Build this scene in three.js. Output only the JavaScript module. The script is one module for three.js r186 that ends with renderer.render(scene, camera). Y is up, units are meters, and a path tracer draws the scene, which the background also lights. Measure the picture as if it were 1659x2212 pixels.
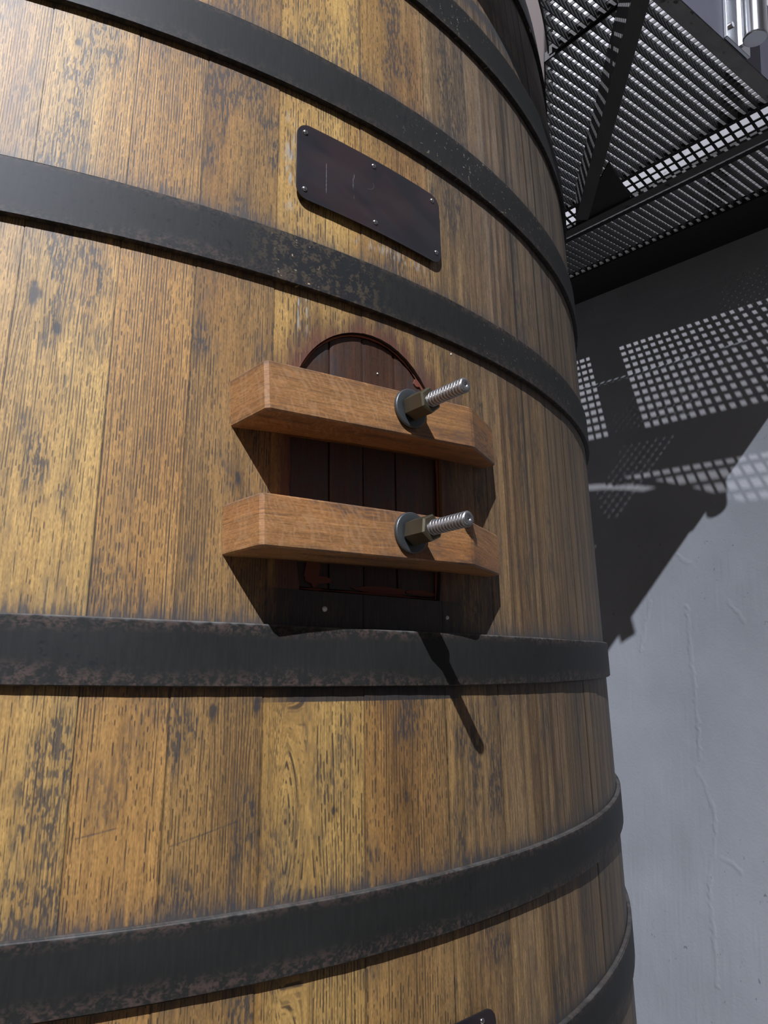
import * as THREE from 'three';
import { RoundedBoxGeometry } from 'three/addons/geometries/RoundedBoxGeometry.js';
import { RectAreaLightUniformsLib } from 'three/addons/lights/RectAreaLightUniformsLib.js';
import { mergeGeometries } from 'three/addons/utils/BufferGeometryUtils.js';
import { Brush, Evaluator, SUBTRACTION } from 'three-bvh-csg';

// ---------------------------------------------------------------- camera, lights, exposure
const EYE = 1.7;                                   // eye height above the cellar floor
const scene = new THREE.Scene();
scene.background = new THREE.Color(0x000000);
const camera = new THREE.PerspectiveCamera(67.19, 1659 / 2212, 0.05, 60);
camera.position.set(0, EYE, 0);
camera.rotation.set(0.16574, 0, 0.03655, 'YXZ');
const renderer = new THREE.WebGLRenderer({ antialias: true });
renderer.toneMapping = THREE.LinearToneMapping;
renderer.toneMappingExposure = 1.0;
renderer.shadowMap.enabled = true;
RectAreaLightUniformsLib.init();

// room axes: W runs along the back wall (towards the right and the viewer), N points at the wall
const AZ = THREE.MathUtils.degToRad(53);
const W = new THREE.Vector3(Math.cos(AZ), 0, Math.sin(AZ)), N = new THREE.Vector3(Math.sin(AZ), 0, -Math.cos(AZ));
const wnh = (w, n, h) => new THREE.Vector3(W.x * w + N.x * n, h + EYE, W.z * w + N.z * n);
const WALL = 2.84, CEIL = 5.75;
const AXIS = new THREE.Vector3(-0.99275, 0, -2.33721);

const MAIN = { at: new THREE.Vector3(-0.72, 5.05 + EYE, 3.13), to: new THREE.Vector3(-1.3, 0.75 + EYE, -0.9), power: 315, color: 0xe9f0ff, angle: 0.56 };
const UPPER = { at: wnh(-2.85, 0.82, 3.95), power: 39, color: 0xf6f5ff };
const FILL = { at: new THREE.Vector3(2.4, 2.5, 1.9), to: new THREE.Vector3(0, 1.8, -1.1), power: 0.9, color: 0x8f96ff };

// ---------------------------------------------------------------- helpers
const names = new Map();
function numbered(n) { const k = names.get(n) || 0; names.set(n, k + 1); return k ? `${n}_${String(k).padStart(3, '0')}` : n; }
function tag(o, label, category, group, kind) { if (label) o.userData.label = label; if (category) o.userData.category = category; if (group) o.userData.group = group; if (kind) o.userData.kind = kind; return o; }
function thing(name, label, category, pos = new THREE.Vector3(), group) { const g = new THREE.Group(); g.name = numbered(name); g.position.copy(pos); scene.add(g); return tag(g, label, category, group); }
function mesh(name, geo, mat, parent = scene) { const m = new THREE.Mesh(geo, mat); m.name = parent === scene ? numbered(name) : name; m.castShadow = m.receiveShadow = true; parent.add(m); return m; }
function struct(name, geo, mat) { const m = mesh(name, geo, mat); m.userData.kind = 'structure'; return m; }
let seed = 7;
const rnd = () => { seed = (seed * 1664525 + 1013904223) >>> 0; return seed / 4294967296; };
// value noise
const TAB = new Float32Array(65536); for (let i = 0; i < 65536; i++) TAB[i] = rnd();
function vn(x, y) {
  const xi = Math.floor(x), yi = Math.floor(y); let fx = x - xi, fy = y - yi;
  fx = fx * fx * (3 - 2 * fx); fy = fy * fy * (3 - 2 * fy);
  const x0 = xi & 255, x1 = (xi + 1) & 255, y0 = (yi & 255) << 8, y1 = ((yi + 1) & 255) << 8;
  const a = TAB[y0 | x0], b = TAB[y0 | x1], c = TAB[y1 | x0], d = TAB[y1 | x1];
  return (a + (b - a) * fx) * (1 - fy) + (c + (d - c) * fx) * fy;
}
const fbm = (x, y) => 0.55 * vn(x, y) + 0.3 * vn(x * 2.1 + 31.7, y * 2.1 + 17.3) + 0.15 * vn(x * 4.3 + 7.1, y * 4.3 + 71.9);
const ss = (a, b, x) => { const t = Math.min(1, Math.max(0, (x - a) / (b - a))); return t * t * (3 - 2 * t); };
const clamp = (x, a, b) => Math.min(b, Math.max(a, x));
const lerp = (a, b, t) => a + (b - a) * t;
const toS = c => { c = clamp(c, 0, 1); return 255 * (c <= 0.0031308 ? 12.92 * c : 1.055 * Math.pow(c, 1 / 2.4) - 0.055); };
const SRGB = new Uint8Array(4097); for (let i = 0; i <= 4096; i++) SRGB[i] = Math.round(toS(i / 4096));
const s8 = c => SRGB[c <= 0 ? 0 : c >= 1 ? 4096 : (c * 4096) | 0];
function texture(w, h, fn, srgb = true, wrap = THREE.RepeatWrapping) {      // fn(u, v, out) gives linear rgb; v up
  const d = new Uint8Array(w * h * 4), o = [0, 0, 0];
  for (let j = 0, k = 0; j < h; j++) for (let i = 0; i < w; i++, k += 4) {
    fn((i + 0.5) / w, (j + 0.5) / h, o);
    if (srgb) { d[k] = s8(o[0]); d[k + 1] = s8(o[1]); d[k + 2] = s8(o[2]); } else { d[k] = d[k + 1] = d[k + 2] = clamp(o[0], 0, 1) * 255; }
    d[k + 3] = 255;
  }
  const t = new THREE.DataTexture(d, w, h, THREE.RGBAFormat);
  if (srgb) t.colorSpace = THREE.SRGBColorSpace;
  t.wrapS = t.wrapT = wrap; t.magFilter = THREE.LinearFilter; t.minFilter = THREE.LinearMipmapLinearFilter; t.generateMipmaps = true; t.needsUpdate = true;
  return t;
}
function gridGeo(nu, nv, fn, close) {        // fn(i/nu, j/nv) -> [x,y,z,u,v]
  const P = [], U = [], I = [];
  for (let j = 0; j <= nv; j++) for (let i = 0; i <= nu; i++) { const q = fn(i / nu, j / nv); P.push(q[0], q[1], q[2]); U.push(q[3], q[4]); }
  for (let j = 0; j < nv; j++) for (let i = 0; i < nu; i++) { const a = j * (nu + 1) + i, b = a + 1, c = a + nu + 1, d = c + 1; I.push(a, b, d, a, d, c); }
  const g = new THREE.BufferGeometry(); g.setAttribute('position', new THREE.Float32BufferAttribute(P, 3)); g.setAttribute('uv', new THREE.Float32BufferAttribute(U, 2)); g.setIndex(I); g.computeVertexNormals(); return g;
}
function loft(rings, uvs, closeRing = true, caps = true) {   // rings of points (closed loops), quads with hard edges kept by toNonIndexed
  const P = [], U = [];
  const push = (p, uv) => { P.push(p.x, p.y, p.z); U.push(uv[0], uv[1]); };
  for (let r = 0; r + 1 < rings.length; r++) {
    const A = rings[r], B = rings[r + 1], n = A.length;
    for (let i = 0; i < n; i++) {
      const j = (i + 1) % n; if (!closeRing && j === 0) continue;
      const a = A[i], b = A[j], c = B[j], d = B[i], ua = uvs(r, i, a), ub = uvs(r, i + 1, b), uc = uvs(r + 1, i + 1, c), ud = uvs(r + 1, i, d);
      push(a, ua); push(b, ub); push(c, uc); push(a, ua); push(c, uc); push(d, ud);
    }
  }
  if (caps) for (const [R, flip, r] of [[rings[0], true, 0], [rings[rings.length - 1], false, rings.length - 1]]) for (let i = 1; i + 1 < R.length; i++) { const t = flip ? [0, i + 1, i] : [0, i, i + 1]; for (const q of t) push(R[q], uvs(r, q, R[q])); }
  const g = new THREE.BufferGeometry(); g.setAttribute('position', new THREE.Float32BufferAttribute(P, 3)); g.setAttribute('uv', new THREE.Float32BufferAttribute(U, 2)); g.computeVertexNormals(); return g;
}
// oriented box between room coordinates, built as plain geometry in world axes relative to an origin
function roomBox(w0, w1, n0, n1, h0, h1, origin = new THREE.Vector3(), bev = 0) {
  const g = bev ? new RoundedBoxGeometry(Math.abs(w1 - w0), Math.abs(h1 - h0), Math.abs(n1 - n0), 1, bev) : new THREE.BoxGeometry(Math.abs(w1 - w0), Math.abs(h1 - h0), Math.abs(n1 - n0));
  const m = new THREE.Matrix4().makeBasis(W, new THREE.Vector3(0, 1, 0), N.clone().negate());
  const c = wnh((w0 + w1) / 2, (n0 + n1) / 2, (h0 + h1) / 2).sub(origin); m.setPosition(c); g.applyMatrix4(m); return g;
}
function metreUV(g, s = 1) {                   // box-projected uv in metres, room axes
  if (g.index) g = g.toNonIndexed(); const p = g.attributes.position, nn = g.attributes.normal, uv = [];
  for (let i = 0; i < p.count; i++) {
    const P = new THREE.Vector3().fromBufferAttribute(p, i), q = new THREE.Vector3().fromBufferAttribute(nn, i);
    const w = P.dot(W), n = P.dot(N), aw = Math.abs(q.dot(W)), an = Math.abs(q.dot(N)), ah = Math.abs(q.y);
    if (an >= aw && an >= ah) uv.push(w * s, P.y * s); else if (aw >= ah) uv.push(n * s, P.y * s); else uv.push(w * s, n * s);
  }
  g.setAttribute('uv', new THREE.Float32BufferAttribute(uv, 2)); return g;
}

// ---------------------------------------------------------------- vat coordinates
const K1 = -0.078941, K2 = -0.005467, RV = h => { const y = h / 1.6, z = Math.max(0, h - 1) / 0.62; return 1.6 * (1 + K1 * y + K2 * y * y) - 0.029 * z * z; };
const D2R = Math.PI / 180, VB = -1.22, VT = 1.63;                // vat bottom and top, measured from the eye line
const VAT = new THREE.Vector3(AXIS.x, VB + EYE, AXIS.z);
const vl = (az, h, off = 0) => { const r = RV(h) + off; return new THREE.Vector3(r * Math.sin(az * D2R), h - VB, r * Math.cos(az * D2R)); };   // local to the vat
const vw = (az, h, off = 0) => vl(az, h, off).add(VAT);
const HOOPS = [[1.52, 1.627], [1.14, 1.224], [0.818, 0.897], [0.492, 0.57], [-0.0612, 0.0155], [-0.3872, -0.3112], [-0.662, -0.5811], [-0.98, -0.9]];

// ---------------------------------------------------------------- textures
// oak: x across the grain, y along it (metres); p: tone, pores, ring pitch, blotches, cathedral figure
const OAK = [1.13, 1.03, 0.80];                   // overall hue of the oak
function oak(x, y, p, o) {
  const s = p.seed * 37.31;
  let wx = x + (fbm(x * 7 + s, y * 1.1 + s) - 0.5) * p.wave + (vn(x * 60 + s, y * 9) - 0.5) * 0.0016;
  if (p.flame) { const dx = x - p.flame[0], dy = y - p.flame[1], e = ss(0.32, 0.0, Math.abs(dy)) * ss(0.055, 0.03, Math.abs(dx)); wx = lerp(wx, p.flame[0] + Math.sqrt(dx * dx + 0.00003) + 0.07 * dy + (vn(x * 50, y * 12) - 0.5) * 0.006, e); }
  for (const k of p.knots || []) { const dx = x - k[0], dy = (y - k[1]), e = Math.exp(-(dx * dx) / (k[2] * k[2] * 2) - (dy * dy) / (k[2] * k[2] * 14)); wx += (dx > 0 ? 1 : -1) * e * k[2] * 0.25 * Math.min(1, Math.abs(dx) / 0.004); }
  const ring = vn(wx / p.ring + s, y * 0.9 + s), wide = vn(wx / 0.021 + s * 2, y * 0.5 + s);
  const fiber = vn(wx / 0.0008 + s, y / 0.03), fib2 = vn(wx / 0.0024 + s, y / 0.05 + 9), grit = vn(x / 0.0013 + s, y / 0.003);
  const dens = fbm(x * 20 + s, y * 4.2 + s * 3);
  // rows of pores, one row to each growth ring, broken into short dashes
  let pore = 0;
  for (let q = 0; q < 2; q++) {
    const L = (wx + q * 0.0021) / (q ? 0.0027 : p.pitch) + s, fl = Math.floor(L), f = Math.abs(L - fl - 0.5), c = TAB[(fl * 131 + q * 977 + p.seed * 71) & 65535];
    const d = vn(fl * 7.31 + s, y / (q ? p.dash * 0.55 : p.dash) + c * 90), wdt = 0.06 + 0.16 * vn(fl * 3.7, y / 0.02 + c * 50);
    const m = ss(wdt + 0.09, wdt - 0.05, f) * ss(0.50, 0.64, d * 0.75 + (dens - 0.5) * 0.75 + 0.16 + (c - 0.5) * 0.3);
    pore = Math.max(pore, m * (q ? 0.55 : 1));
  }
  pore *= p.pore * (p.flame ? ss(0.001, 0.008, Math.abs(x - p.flame[0]) + 1.2 * Math.max(0, Math.abs(y - p.flame[1]) - 0.2)) : 1);
  const bl = fbm(x / 0.04 + s, y / 0.10 + s * 1.7), blot = ss(0.55 - 0.12 * p.blot, 0.77 - 0.06 * p.blot, bl);
  const speck = ss(0.40, 0.68, 0.6 * vn(x / 0.0022 + s, y / 0.009) + 0.4 * grit);
  let dirt = blot * (0.16 + 0.84 * speck) * Math.min(1, p.blot * 1.25);
  const tan = fbm(x * 14 + s * 2, y * 2.6 + s);
  const t = clamp(0.5 + (ring - 0.5) * 0.35 + (wide - 0.5) * 0.55 + (tan - 0.5) * 0.5, 0, 1);
  const m = (0.80 + 0.40 * fiber) * (0.87 + 0.26 * fib2) * (0.80 + 0.40 * grit) * (0.86 + 0.26 * fbm(x * 9 + s, y * 2.1));
  for (let i = 0; i < 3; i++) o[i] = lerp(p.dark[i], p.light[i], t) * m * OAK[i];
  const red = ss(0.50, 0.76, fbm(x * 11 + s * 5, y * 1.9 + s * 2)) * 0.55; o[0] *= 1 - 0.20 * red; o[1] *= 1 - 0.33 * red; o[2] *= 1 - 0.40 * red;
  const d = clamp(pore * 0.86, 0, 0.92);
  const ink = [0.042, 0.028, 0.019], grime = [0.034, 0.033, 0.035];
  if (p.streak) { const q = p.streak * (ss(0.52, 0.78, vn(wx / 0.010 + s * 4, y * 0.7 + s)) * 0.7 + ss(0.55, 0.75, vn(wx / 0.0035 + s * 6, y * 1.3 + s)) * 0.5); for (let i = 0; i < 3; i++) o[i] *= 1 - Math.min(0.75, q); }
  for (let i = 0; i < 3; i++) { o[i] = lerp(o[i], ink[i], d); o[i] = lerp(o[i], grime[i], clamp(dirt, 0, 0.8)); }
  for (const k of p.knots || []) { const dx = (x - k[0]) / k[2], dy = (y - k[1]) / (k[2] * 2.0), r = Math.sqrt(dx * dx + dy * dy) + 0.55 * (fbm(x * 160, y * 90) - 0.5), q = ss(0.55, 0.15, r), h = ss(1.5, 0.3, r) * 0.45; for (let i = 0; i < 3; i++) { o[i] = lerp(o[i], o[i] * 0.6, h); o[i] = lerp(o[i], grime[i] * 0.8, q * 0.85); } }
  for (const k of p.scratch || []) { const dd = segD(x, y, [k[0], k[1]], [k[2], k[3]]), q = ss(0.0013, 0.0003, dd) * (0.35 + 0.65 * vn(x * 400, y * 300)); for (let i = 0; i < 3; i++) o[i] = lerp(o[i], 0.035, q * 0.8); }
}
function segD(px, py, a, b) { const dx = b[0] - a[0], dy = b[1] - a[1], t = clamp(((px - a[0]) * dx + (py - a[1]) * dy) / (dx * dx + dy * dy), 0, 1); return Math.hypot(px - a[0] - t * dx, py - a[1] - t * dy); }
const TH0 = -0.9, TH1 = 1.25;                     // heights the detailed stave textures cover
function stainAt(az, h, o) {
  { const L = 0.36 * o[0] + 0.54 * o[1] + 0.10 * o[2], q = ss(38, 50, az) * (0.22 + 0.33 * ss(0.3, 0.95, h)) * (0.6 + 0.7 * fbm(az * 1.1, h * 2.3)), k = 1 - 0.22 * q; o[0] = lerp(o[0], L * 1.08, q) * k; o[1] = lerp(o[1], L * 0.97, q) * k; o[2] = lerp(o[2], L * 0.82, q) * k; }   // weathered grey side                      // grime by the hoops and round the manhole door (wear with a place of its own)
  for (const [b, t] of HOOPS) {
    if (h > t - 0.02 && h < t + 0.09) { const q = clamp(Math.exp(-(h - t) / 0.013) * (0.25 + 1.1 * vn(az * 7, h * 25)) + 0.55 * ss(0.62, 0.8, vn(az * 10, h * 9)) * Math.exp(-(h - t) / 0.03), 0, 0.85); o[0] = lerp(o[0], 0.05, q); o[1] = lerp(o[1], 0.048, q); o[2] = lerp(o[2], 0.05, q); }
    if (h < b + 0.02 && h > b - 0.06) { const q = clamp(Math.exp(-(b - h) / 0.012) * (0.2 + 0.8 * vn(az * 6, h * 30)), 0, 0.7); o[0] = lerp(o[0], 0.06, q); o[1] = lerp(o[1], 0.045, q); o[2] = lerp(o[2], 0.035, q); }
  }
  {                                                // chalky residue along the plate's edge and two pale drips below
    let q = ss(0.5, 0.0, Math.abs(az - 32.75)) * ss(0.60, 0.64, h) * ss(0.785, 0.76, h) * ss(0.42, 0.7, fbm(az * 5, h * 60)) * 0.55;
    for (const d of [33.45, 33.9]) q = Math.max(q, ss(0.09, 0.02, Math.abs(az - d + 0.1 * (vn(h * 60, d) - 0.5))) * ss(0.415, 0.43, h) * ss(0.487, 0.47, h) * ss(0.4, 0.6, vn(az * 9, h * 110)) * 0.7);
    q = Math.max(q, ss(0.012, 0.003, Math.abs(h - 0.606 - 0.004 * vn(az * 5, 2))) * ss(36, 38, az) * ss(43, 42, az) * ss(0.5, 0.75, vn(az * 11, h * 70)) * 0.4);
    o[0] = lerp(o[0], 0.36, q); o[1] = lerp(o[1], 0.35, q); o[2] = lerp(o[2], 0.32, q);
  }
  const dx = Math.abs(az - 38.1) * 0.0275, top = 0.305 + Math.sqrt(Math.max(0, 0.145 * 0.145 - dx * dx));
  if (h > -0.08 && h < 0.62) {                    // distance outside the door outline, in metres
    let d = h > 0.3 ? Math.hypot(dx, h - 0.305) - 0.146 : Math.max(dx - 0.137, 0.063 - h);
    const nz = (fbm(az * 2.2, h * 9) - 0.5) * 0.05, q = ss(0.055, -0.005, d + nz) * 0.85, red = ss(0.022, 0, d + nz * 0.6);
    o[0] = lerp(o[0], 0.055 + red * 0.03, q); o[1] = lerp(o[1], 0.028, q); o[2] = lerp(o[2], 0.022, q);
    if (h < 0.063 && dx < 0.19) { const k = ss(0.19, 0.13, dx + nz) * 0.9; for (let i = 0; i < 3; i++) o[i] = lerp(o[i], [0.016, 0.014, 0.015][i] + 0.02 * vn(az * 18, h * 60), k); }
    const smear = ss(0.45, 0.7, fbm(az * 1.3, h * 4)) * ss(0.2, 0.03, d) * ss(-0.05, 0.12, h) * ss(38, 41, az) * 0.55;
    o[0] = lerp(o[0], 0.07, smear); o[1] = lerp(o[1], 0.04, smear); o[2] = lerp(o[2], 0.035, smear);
  }
}
const Y1 = [0.40, 0.268, 0.108], Y0 = [0.30, 0.182, 0.066], O1 = [0.335, 0.205, 0.080], O0 = [0.25, 0.140, 0.052], B1 = [0.205, 0.130, 0.060], B0 = [0.155, 0.092, 0.042], G1 = [0.125, 0.090, 0.056], G0 = [0.088, 0.062, 0.040];
const SEAMS = [12.6, 16.4, 20.3, 24.4, 27.95, 32.05, 37.4, 42.85, 47.5, 51.7, 56.1, 60.3, 64.4, 68.7, 73.2, 77.6, 82];
const LOOK = [
  { light: Y1, dark: Y0, pore: .8, blot: .35 }, { light: Y1, dark: O0, pore: .85, blot: .45 },
  { light: Y1, dark: Y0, pore: .9, wave: .014, blot: .7, knots: [[.035, .768, .009], [.05, .36, .014], [.02, .395, .02], [.03, -.3, .009]] },
  { light: [.35, .207, .080], dark: [.265, .148, .055], pore: 1, wave: .006, blot: .5, scratch: [[.02, .56, .09, .553], [.01, -.22, .05, -.212]] },
  { light: O1, dark: B0, pore: .95, blot: .75, knots: [[.05, -.09, .012], [.07, .2, .010], [.105, -.085, .012]], scratch: [[.01, -.235, .085, -.215], [.0, .548, .06, .54]] },
  { light: Y1, dark: Y0, pore: 1, wave: .012, blot: .5, flame: [.065, -.25], knots: [[.1, -.215, .007]], pitch: .0044 },
  { light: O1, dark: B0, pore: 1, blot: .7, knots: [[.07, -.21, .010]], pitch: .0044 },
  { light: O1, dark: B0, pore: .9, blot: .75, dash: .013, streak: .35 },
  { light: O1, dark: B0, pore: .8, dash: .022, blot: .5, streak: .45 }, { light: B1, dark: B0, pore: .7, dash: .026, blot: .55, streak: .6 },
  { light: B1, dark: G0, pore: .6, dash: .03, blot: .5, streak: .6 }, { light: B1, dark: G0, pore: .55, dash: .03, blot: .5, streak: .5 },
  { light: B1, dark: G0, pore: .5, dash: .04, blot: .4 }, { light: G1, dark: G0, pore: .5, dash: .04, blot: .4 },
  { light: G1, dark: G0, pore: .5, dash: .04, blot: .4 }, { light: G1, dark: G0, pore: .5, dash: .04, blot: .4 },
].map(q => ({ ring: .006, wave: .010, dash: .0085, pitch: .0035, ...q }));
function woodMat(tex, rough = 0.55, bump = 0.00045) { const b = tex.clone(); b.colorSpace = THREE.NoColorSpace; return new THREE.MeshStandardMaterial({ map: tex, bumpMap: b, bumpScale: bump, roughness: rough }); }
const staveMats = LOOK.map((L, i) => {
  const a0 = SEAMS[i], a1 = SEAMS[i + 1], wid = (a1 - a0) * D2R * 1.58; L.seed = i + 1;
  const tx = texture(i < 13 ? 256 : 128, i < 13 ? 2048 : 1024, (u, v, o) => {
    const h = TH0 + v * (TH1 - TH0), az = a0 + u * (a1 - a0); oak(u * wid, h, L, o);
    const edge = Math.min(u, 1 - u) * wid, e = ss(0.0022, 0.0002, edge + 0.0018 * (vn(u * 40, h * 14) - 0.5)) * 0.45; for (let k = 0; k < 3; k++) o[k] *= 1 - e;
    stainAt(az, h, o);
  }, true, THREE.MirroredRepeatWrapping);
  return woodMat(tx);
});
// black painted iron of the hoops, rust creeping in from the edges
function hoopTexture(s, rustAmt, dust, worn) {
  return texture(2048, 128, (u, v, o) => {
    const x = u * 3.2, y = v * 0.085; let b = 0.0125 + 0.007 * (fbm(x * 6 + s, y * 14) - 0.5) + 0.004 * vn(x / 0.002 + s, y / 0.02);
    o[0] = b * 1.1; o[1] = b * 1.08; o[2] = b * 0.95;
    const edge = Math.min(v, (1 - v) * 1.5), pit = 0.5 * vn(x / 0.0036 + s, y / 0.0036) + 0.5 * vn(x / 0.0015 + s, y / 0.0015), big = fbm(x * 3.1 + s * 3, 4.2 + y * 3);
    const q = ss(0.30, 0.0, edge - (big - 0.45) * 0.55 * rustAmt) * ss(0.38, 0.72, pit * 0.7 + 0.3 * vn(x / 0.009, y / 0.009));
    const r = clamp(q * rustAmt * 0.8, 0, 0.9); o[0] = lerp(o[0], 0.085, r); o[1] = lerp(o[1], 0.054, r); o[2] = lerp(o[2], 0.042, r);
    const chip = ss(0.74, 0.82, 0.65 * vn(x / 0.0052 + s * 9, y / 0.0075 + s) + 0.35 * vn(x / 0.002, y / 0.002)) * ss(0.45, 0.7, vn(x * 2.5 + s, s)) * 0.8; o[0] = lerp(o[0], 0.008, chip); o[1] = lerp(o[1], 0.008, chip); o[2] = lerp(o[2], 0.009, chip);
    const pale = ss(0.80, 0.88, 0.7 * vn(x / 0.004 + s * 4, y / 0.006) + 0.3 * vn(x / 0.0015, y / 0.0015)) * ss(0.56, 0.72, fbm(x * 2.2 + s, 2.2)); o[0] = lerp(o[0], 0.24, pale); o[1] = lerp(o[1], 0.19, pale); o[2] = lerp(o[2], 0.13, pale);
    if (worn) { const k = ss(0.045, 0.02, Math.abs(u - worn)), rs = k * ss(0.48, 0.66, 0.5 * vn(x / 0.008, y / 0.011) + 0.5 * vn(x / 0.0022, y / 0.0022)) * 0.45, bk = k * 0.6; o[0] = lerp(lerp(o[0], 0.012, bk), 0.10, rs); o[1] = lerp(lerp(o[1], 0.012, bk), 0.072, rs); o[2] = lerp(lerp(o[2], 0.014, bk), 0.04, rs); const pk = ss(0.016, 0.004, Math.abs(u - worn + 0.014)) * ss(0.80, 0.86, 0.7 * vn(x / 0.0055 + 3, y / 0.008) + 0.3 * vn(x / 0.0015, y / 0.002)); o[0] = lerp(o[0], 0.5, pk); o[1] = lerp(o[1], 0.34, pk); o[2] = lerp(o[2], 0.2, pk); }
    const du = ss(0.93, 0.985, v + 0.05 * (vn(x / 0.006, s) - 0.5)) * dust; const dv = du * (0.35 + 0.65 * vn(x / 0.02 + s, 5)); o[0] = lerp(o[0], 0.14, dv); o[1] = lerp(o[1], 0.133, dv); o[2] = lerp(o[2], 0.122, dv);
  });
}
const hoopMats = [[1.3, 0.5, 0], [5.1, 0.75, 0.1, 0.795], [9.7, 0.85, 0.5], [14.2, 0.9, 0.7]].map(a => { const t = hoopTexture(...a); const b = t.clone(); b.colorSpace = THREE.NoColorSpace; return new THREE.MeshPhysicalMaterial({ map: t, bumpMap: b, bumpScale: 0.0005, roughness: 0.58, metalness: 0.0, specularIntensity: 0.6 }); });
const doorTex = texture(512, 1024, (u, v, o) => { oak(u * 0.28, v * 0.42, { seed: 31, pitch: .0036, light: [.085, .040, .027], dark: [.03, .016, .012], pore: 1.1, ring: .005, wave: .02, dash: .014, blot: .9, flame: [.12, -.1] }, o); }, true, THREE.MirroredRepeatWrapping);
const doorMat = woodMat(doorTex, 0.45, 0.0012);
function barTexture(s, kn) {
  return texture(1024, 256, (u, v, o) => {
    const x = u * 0.56, y = v * 0.14;
    oak(y, x, { seed: s, pitch: .0046, light: [.33, .175, .08], dark: [.22, .108, .048], pore: .34, ring: .012, wave: .03, dash: .016, blot: .45, knots: kn, flame: s > 41 ? [.03, .45] : null }, o);
    const ray = ss(0.6, 0.72, vn((x + 0.35 * y + 0.03 * fbm(x * 20, y * 20)) / 0.0030, y / 0.012 + s)) * ss(0.36, 0.2, x) * 0.22; o[0] = lerp(o[0], 0.46, ray); o[1] = lerp(o[1], 0.27, ray); o[2] = lerp(o[2], 0.14, ray);
    const rim = ss(0.010, 0.0, Math.min(Math.abs(y - 0.02), Math.abs(y - 0.085)) + 0.006 * (fbm(x * 60, y * 60) - 0.45)) * 0.55 * ss(0.35, 0.6, fbm(x * 26 + s, y * 20)); o[0] = lerp(o[0], 0.07, rim); o[1] = lerp(o[1], 0.045, rim); o[2] = lerp(o[2], 0.032, rim);
    const stain = ss(0.5, 0.75, fbm(x * 13 + s, y * 17)) * 0.3; o[0] = lerp(o[0], 0.2, stain); o[1] = lerp(o[1], 0.1, stain); o[2] = lerp(o[2], 0.05, stain);
  }, true, THREE.MirroredRepeatWrapping);
}
const barMats = [woodMat(barTexture(41, []), 0.52, 0.0006), woodMat(barTexture(43, [[.05, .3, .006]]), 0.52, 0.0006)];
const WT = 3.2;                                   // metres of wall per texture repeat
const RIDGES = [[[-1.733, .18], [-1.728, .016], [-1.713, -.126], [-1.702, -.266], [-1.699, -.403]], [[-1.717, -.44], [-1.677, -.502], [-1.652, -.572], [-1.641, -.661], [-1.669, -.781], [-1.677, -.912], [-1.661, -1.066], [-1.655, -1.19]], [[-1.568, .2], [-1.5, .12]], [[-1.77, .39], [-1.74, .36], [-1.71, .352]], [[-1.62, -.745], [-1.59, -.752], [-1.553, -.775]], [[-1.9, .2], [-1.93, .1], [-1.95, 0]]];
const ridgeAt = (x, y) => { let r = 0; const jx = x + 0.012 * (vn(x * 60, y * 60) - 0.5), jy = y; for (const L of RIDGES) for (let i = 0; i + 1 < L.length; i++) { if (Math.abs(jx - L[i][0]) > 0.25 || Math.abs(jy - L[i][1]) > 0.3) continue; r = Math.max(r, ss(0.014, 0.001, segD(jx, jy, L[i], L[i + 1]))); } return r; };
const wallBump = texture(2048, 2048, (u, v, o) => {
  const x = u * WT - 2.6, y = v * WT - 1.7;         // w and height above the eye line inside the photographed patch
  o[0] = 0.42 + 0.20 * (fbm(x * 5, y * 3.2) - 0.5) + 0.045 * (vn(x / 0.010, y / 0.11) - 0.5) * ss(0.4, 0.7, fbm(x * 4, y * 4 + 3)) + 0.05 * (fbm(x / 0.035, y / 0.05) - 0.5) + 0.025 * (vn(x / 0.006, y / 0.006) - 0.5) + 0.13 * ridgeAt(x, y) * (0.3 + 0.9 * vn(x * 9, y * 14));
}, false);
const wallColor = texture(1024, 1024, (u, v, o) => {
  const x = u * WT, y = v * WT, m = 0.95 + 0.24 * (fbm(x * 2.3, y * 2.3) - 0.5) + 0.09 * (fbm(x * 11, y * 9) - 0.5);
  const st = ss(0.55, 0.8, fbm(x * 1.7 + 9, y * 1.1 + 4)) * 0.18, mark = ss(0.84, 0.92, 0.6 * vn(x * 60, y * 45) + 0.4 * vn(x * 210, y * 190)) * ss(0.5, 0.7, fbm(x * 3, y * 3)) * 0.5;
  o[0] = 0.425 * m * (1 - st) * (1 - mark); o[1] = 0.435 * m * (1 - st * 1.05) * (1 - mark); o[2] = 0.455 * m * (1 - st * 1.15) * (1 - mark);
});
const wallMat = new THREE.MeshStandardMaterial({ map: wallColor, bumpMap: wallBump, bumpScale: 0.012, roughness: 0.85 });
const paleMat = new THREE.MeshStandardMaterial({ color: new THREE.Color(0.5, 0.48, 0.47), roughness: 0.9 });
const floorTex = texture(512, 512, (u, v, o) => { const m = 0.30 + 0.1 * (fbm(u * 9, v * 9) - 0.5) + 0.03 * vn(u * 200, v * 200); o[0] = m * 1.25; o[1] = m * 1.1; o[2] = m * 0.92; });
const floorMat = new THREE.MeshStandardMaterial({ map: floorTex, roughness: 0.7 });
const steelTex = texture(512, 512, (u, v, o) => {
  const m = 0.075 + 0.03 * (fbm(u * 14, v * 14) - 0.5) + 0.012 * vn(u * 190, v * 190), d = ss(0.63, 0.72, fbm(u * 23, v * 17)) * ss(0.5, 0.62, fbm(u * 5 + 3, v * 4)) * 0.85;
  o[0] = lerp(m, 0.012, d); o[1] = lerp(m, 0.011, d); o[2] = lerp(m * 0.98, 0.01, d);
});
const frameMat = new THREE.MeshStandardMaterial({ map: steelTex, roughness: 0.6, metalness: 0.2 });
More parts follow.
